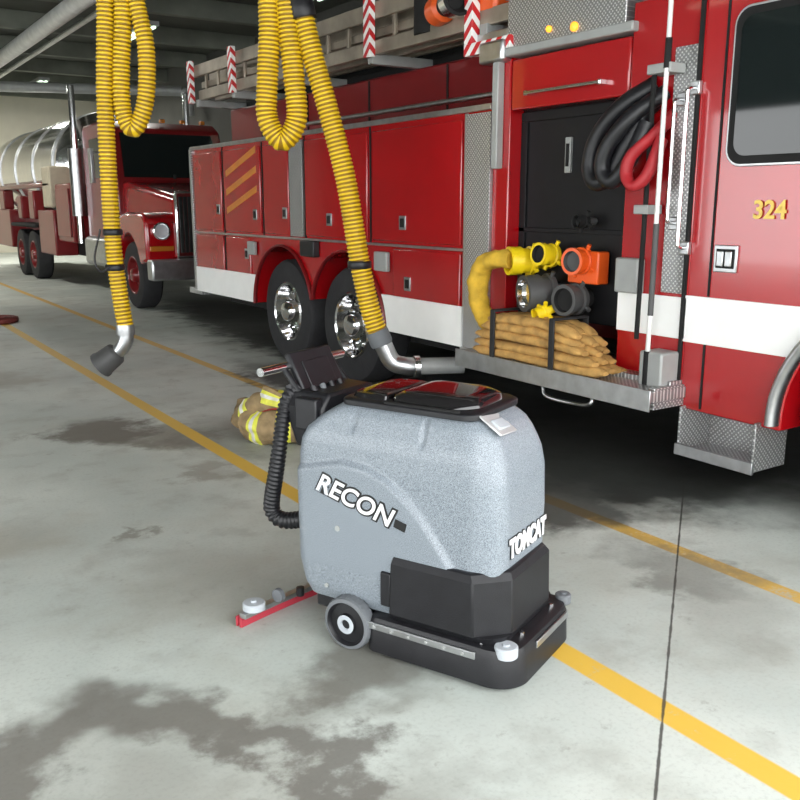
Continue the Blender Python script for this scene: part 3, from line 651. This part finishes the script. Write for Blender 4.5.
# ------------------------------------------------ tanker truck in the background
group('tanker_truck',(5.35,17,0))
box('chassis',4.6,6.1,13.2,26.5,.6,.95,BLKM,.02)
box('front_bumper',4.1,6.6,12.62,12.86,.52,.82,ALU,.03)
V=[(4.62,13.0,.85),(6.08,13.0,.85),(6.08,13.0,1.72),(4.62,13.0,1.72),(4.45,15.1,.9),(6.25,15.1,.9),(6.25,15.1,2.02),(4.45,15.1,2.02)]
mk('hood',V,[(0,1,2,3),(4,5,6,7),(0,1,5,4),(2,3,7,6),(1,2,6,5),(0,3,7,4)],RED,bev=.10,seg=4)
box('grille_surround',4.60,6.1,12.93,13.0,.82,1.80,CHR,.03); boxes('grille_bars',[(4.66+.07*i,4.705+.07*i,12.90,12.95,.9,1.72) for i in range(20)],BLKM,.004)
for sx,nm in ((1,'near'),(-1,'far')):
    cx=5.35
    f=lambda x: cx+(x-cx)*sx
    outl=[(14.9,.80),(14.75,1.2),(14.4,1.42),(13.9,1.50),(13.15,1.48),(13.0,1.38),(12.98,.78)]+arc(13.95,.55,.62,165,15,12)
    prism('fender_'+nm,outl,min(f(4.15),f(4.66)),max(f(4.15),f(4.66)),RED,.05)
    lathe('headlight_'+nm,(f(4.38),12.99,1.22),(0,-1,0),[(.13,0),(.13,.05),(.11,.06),(.10,.045),(.03,.03)],[CHR,LAMP],[0,0,0,1,1])
    box('turn_signal_'+nm,min(f(4.2),f(4.56)),max(f(4.2),f(4.56)),12.95,12.99,.93,1.0,AMBD,.01)
    truck_wheel('front_wheel_'+nm,f(4.22),13.95,.52,side=-sx,rim_mat=REDD)
    for k,y in enumerate((20.9,22.2)):
        truck_wheel('rear_wheel_%s_%d'%(nm,k+1),f(4.15),y,.53,rim_mat=REDD,side=-sx)
    box('tandem_fender_'+nm,min(f(4.1),f(4.75)),max(f(4.1),f(4.75)),20.2,22.9,1.12,1.2,BLKM,.03)
    cyl('exhaust_stack_'+nm,(f(4.28),17.15,.9),(f(4.28),17.15,3.7),.06,CHR)
    cyl('stack_muffler_'+nm,(f(4.28),17.15,1.4),(f(4.28),17.15,2.6),.13,ALU)
    box('fuel_tank_'+nm,min(f(4.2),f(4.7)),max(f(4.2),f(4.7)),15.3,16.7,.55,1.05,ALU,.08)
prism('cab',[(15.0,.95),(15.0,2.0),(15.35,2.85),(15.6,2.98),(16.8,2.98),(16.9,2.9),(16.9,.95)],4.35,6.35,REDD,.05)
V=[(4.5,14.975,2.05),(6.2,14.975,2.05),(6.15,15.29,2.78),(4.55,15.29,2.78)]
mk('windshield',V+[(x,y+.03,z) for x,y,z in V],[(0,1,2,3),(4,5,6,7),(0,1,5,4),(1,2,6,5),(2,3,7,6),(3,0,4,7)],GLASS)
boxes('windshield_divider',[(5.33,5.37,14.94,15.0,2.03,2.1)],BLKM,.004)
prism('side_window',[(15.3,2.05),(15.5,2.72),(16.4,2.72),(16.4,2.05)],4.33,4.36,GLASS,.01)
boxes('side_mirror',[(4.0,4.06,15.1,15.25,1.95,2.5),(4.06,4.36,15.15,15.17,2.42,2.45)],ALU,.01)
boxes('cab_marker_lights',[(4.6+.36*i,4.68+.36*i,15.45,15.55,2.98,3.04) for i in range(5)],AMBD,.01)
box('pump_house',4.2,6.5,17.4,18.6,.9,2.0,REDD,.03); box('pump_house_panel',4.17,4.2,17.5,18.5,1.0,1.9,REDD,.01)
box('cream_locker',4.12,4.6,18.65,19.35,1.55,2.35,CREAM,.03)
lathe('water_tank',(5.35,18.7,2.36),(0,1,0),[(.3,-.16),(.7,-.10),(.98,0),(1.06,.06),(1.06,7.3),(1.0,7.36),(.6,7.5)],[CHR],n=64,ang=25)
for k,y in enumerate((19.0,20.9,22.8,24.7)): lathe('tank_band_%d'%(k+1),(5.35,y,2.36),(0,1,0),[(1.06,0),(1.085,.01),(1.085,.09),(1.06,.1)],[ALU],n=64)
boxes('tank_cradle',[(4.5,6.2,18.8,25.9,.95,1.4)],REDD,.02)
boxes('side_lockers',[(4.15,4.6,23.2,25.6,.6,1.5),(4.15,4.6,18.7,20.1,.6,1.5)],REDD,.03)
boxes('side_pumps_and_brackets',[(4.12,4.35,20.3,20.8,1.3,1.9),(4.12,4.35,21.6,22.0,1.3,1.8),(4.12,4.35,23.6,24.2,1.5,1.95),(4.12,4.30,18.8,25.5,1.95,2.05)],REDD,.03)
group('coiled_red_hose',(2.05,13.3,0))
for k in range(4):
    sweep('coil_%d'%(k+1),[(2.05+ .3*math.cos(a*pi/6)*(1-.17*k),13.3+.3*math.sin(a*pi/6)*(1-.17*k),.036) for a in range(13)],(.022,.035),[mat('red_hose_%d'%k,(.16,.03,.025),.7)],n=8)

# ------------------------------------------------ light & camera
w=bpy.data.worlds.new('overcast_sky'); scene.world=w; w.use_nodes=True
bg=w.node_tree.nodes['Background']; bg.inputs[0].default_value=(.97,.99,1,1); bg.inputs[1].default_value=5.9
th=math.radians(12.5); psi=math.radians(33.6)
Fw=Vector((math.cos(th)*math.sin(psi),math.cos(th)*math.cos(psi),-math.sin(th))); Rv=Vector((math.cos(psi),-math.sin(psi),0)); Uv=Rv.cross(Fw)
cam=bpy.data.cameras.new('camera'); co=bpy.data.objects.new('camera',cam); scene.collection.objects.link(co)
M=Matrix((Rv,Uv,-Fw)).transposed().to_4x4(); M.translation=(0,0,1.6); co.matrix_world=M
cam.sensor_width=36; cam.lens=39.6; cam.clip_end=200
scene.camera=co
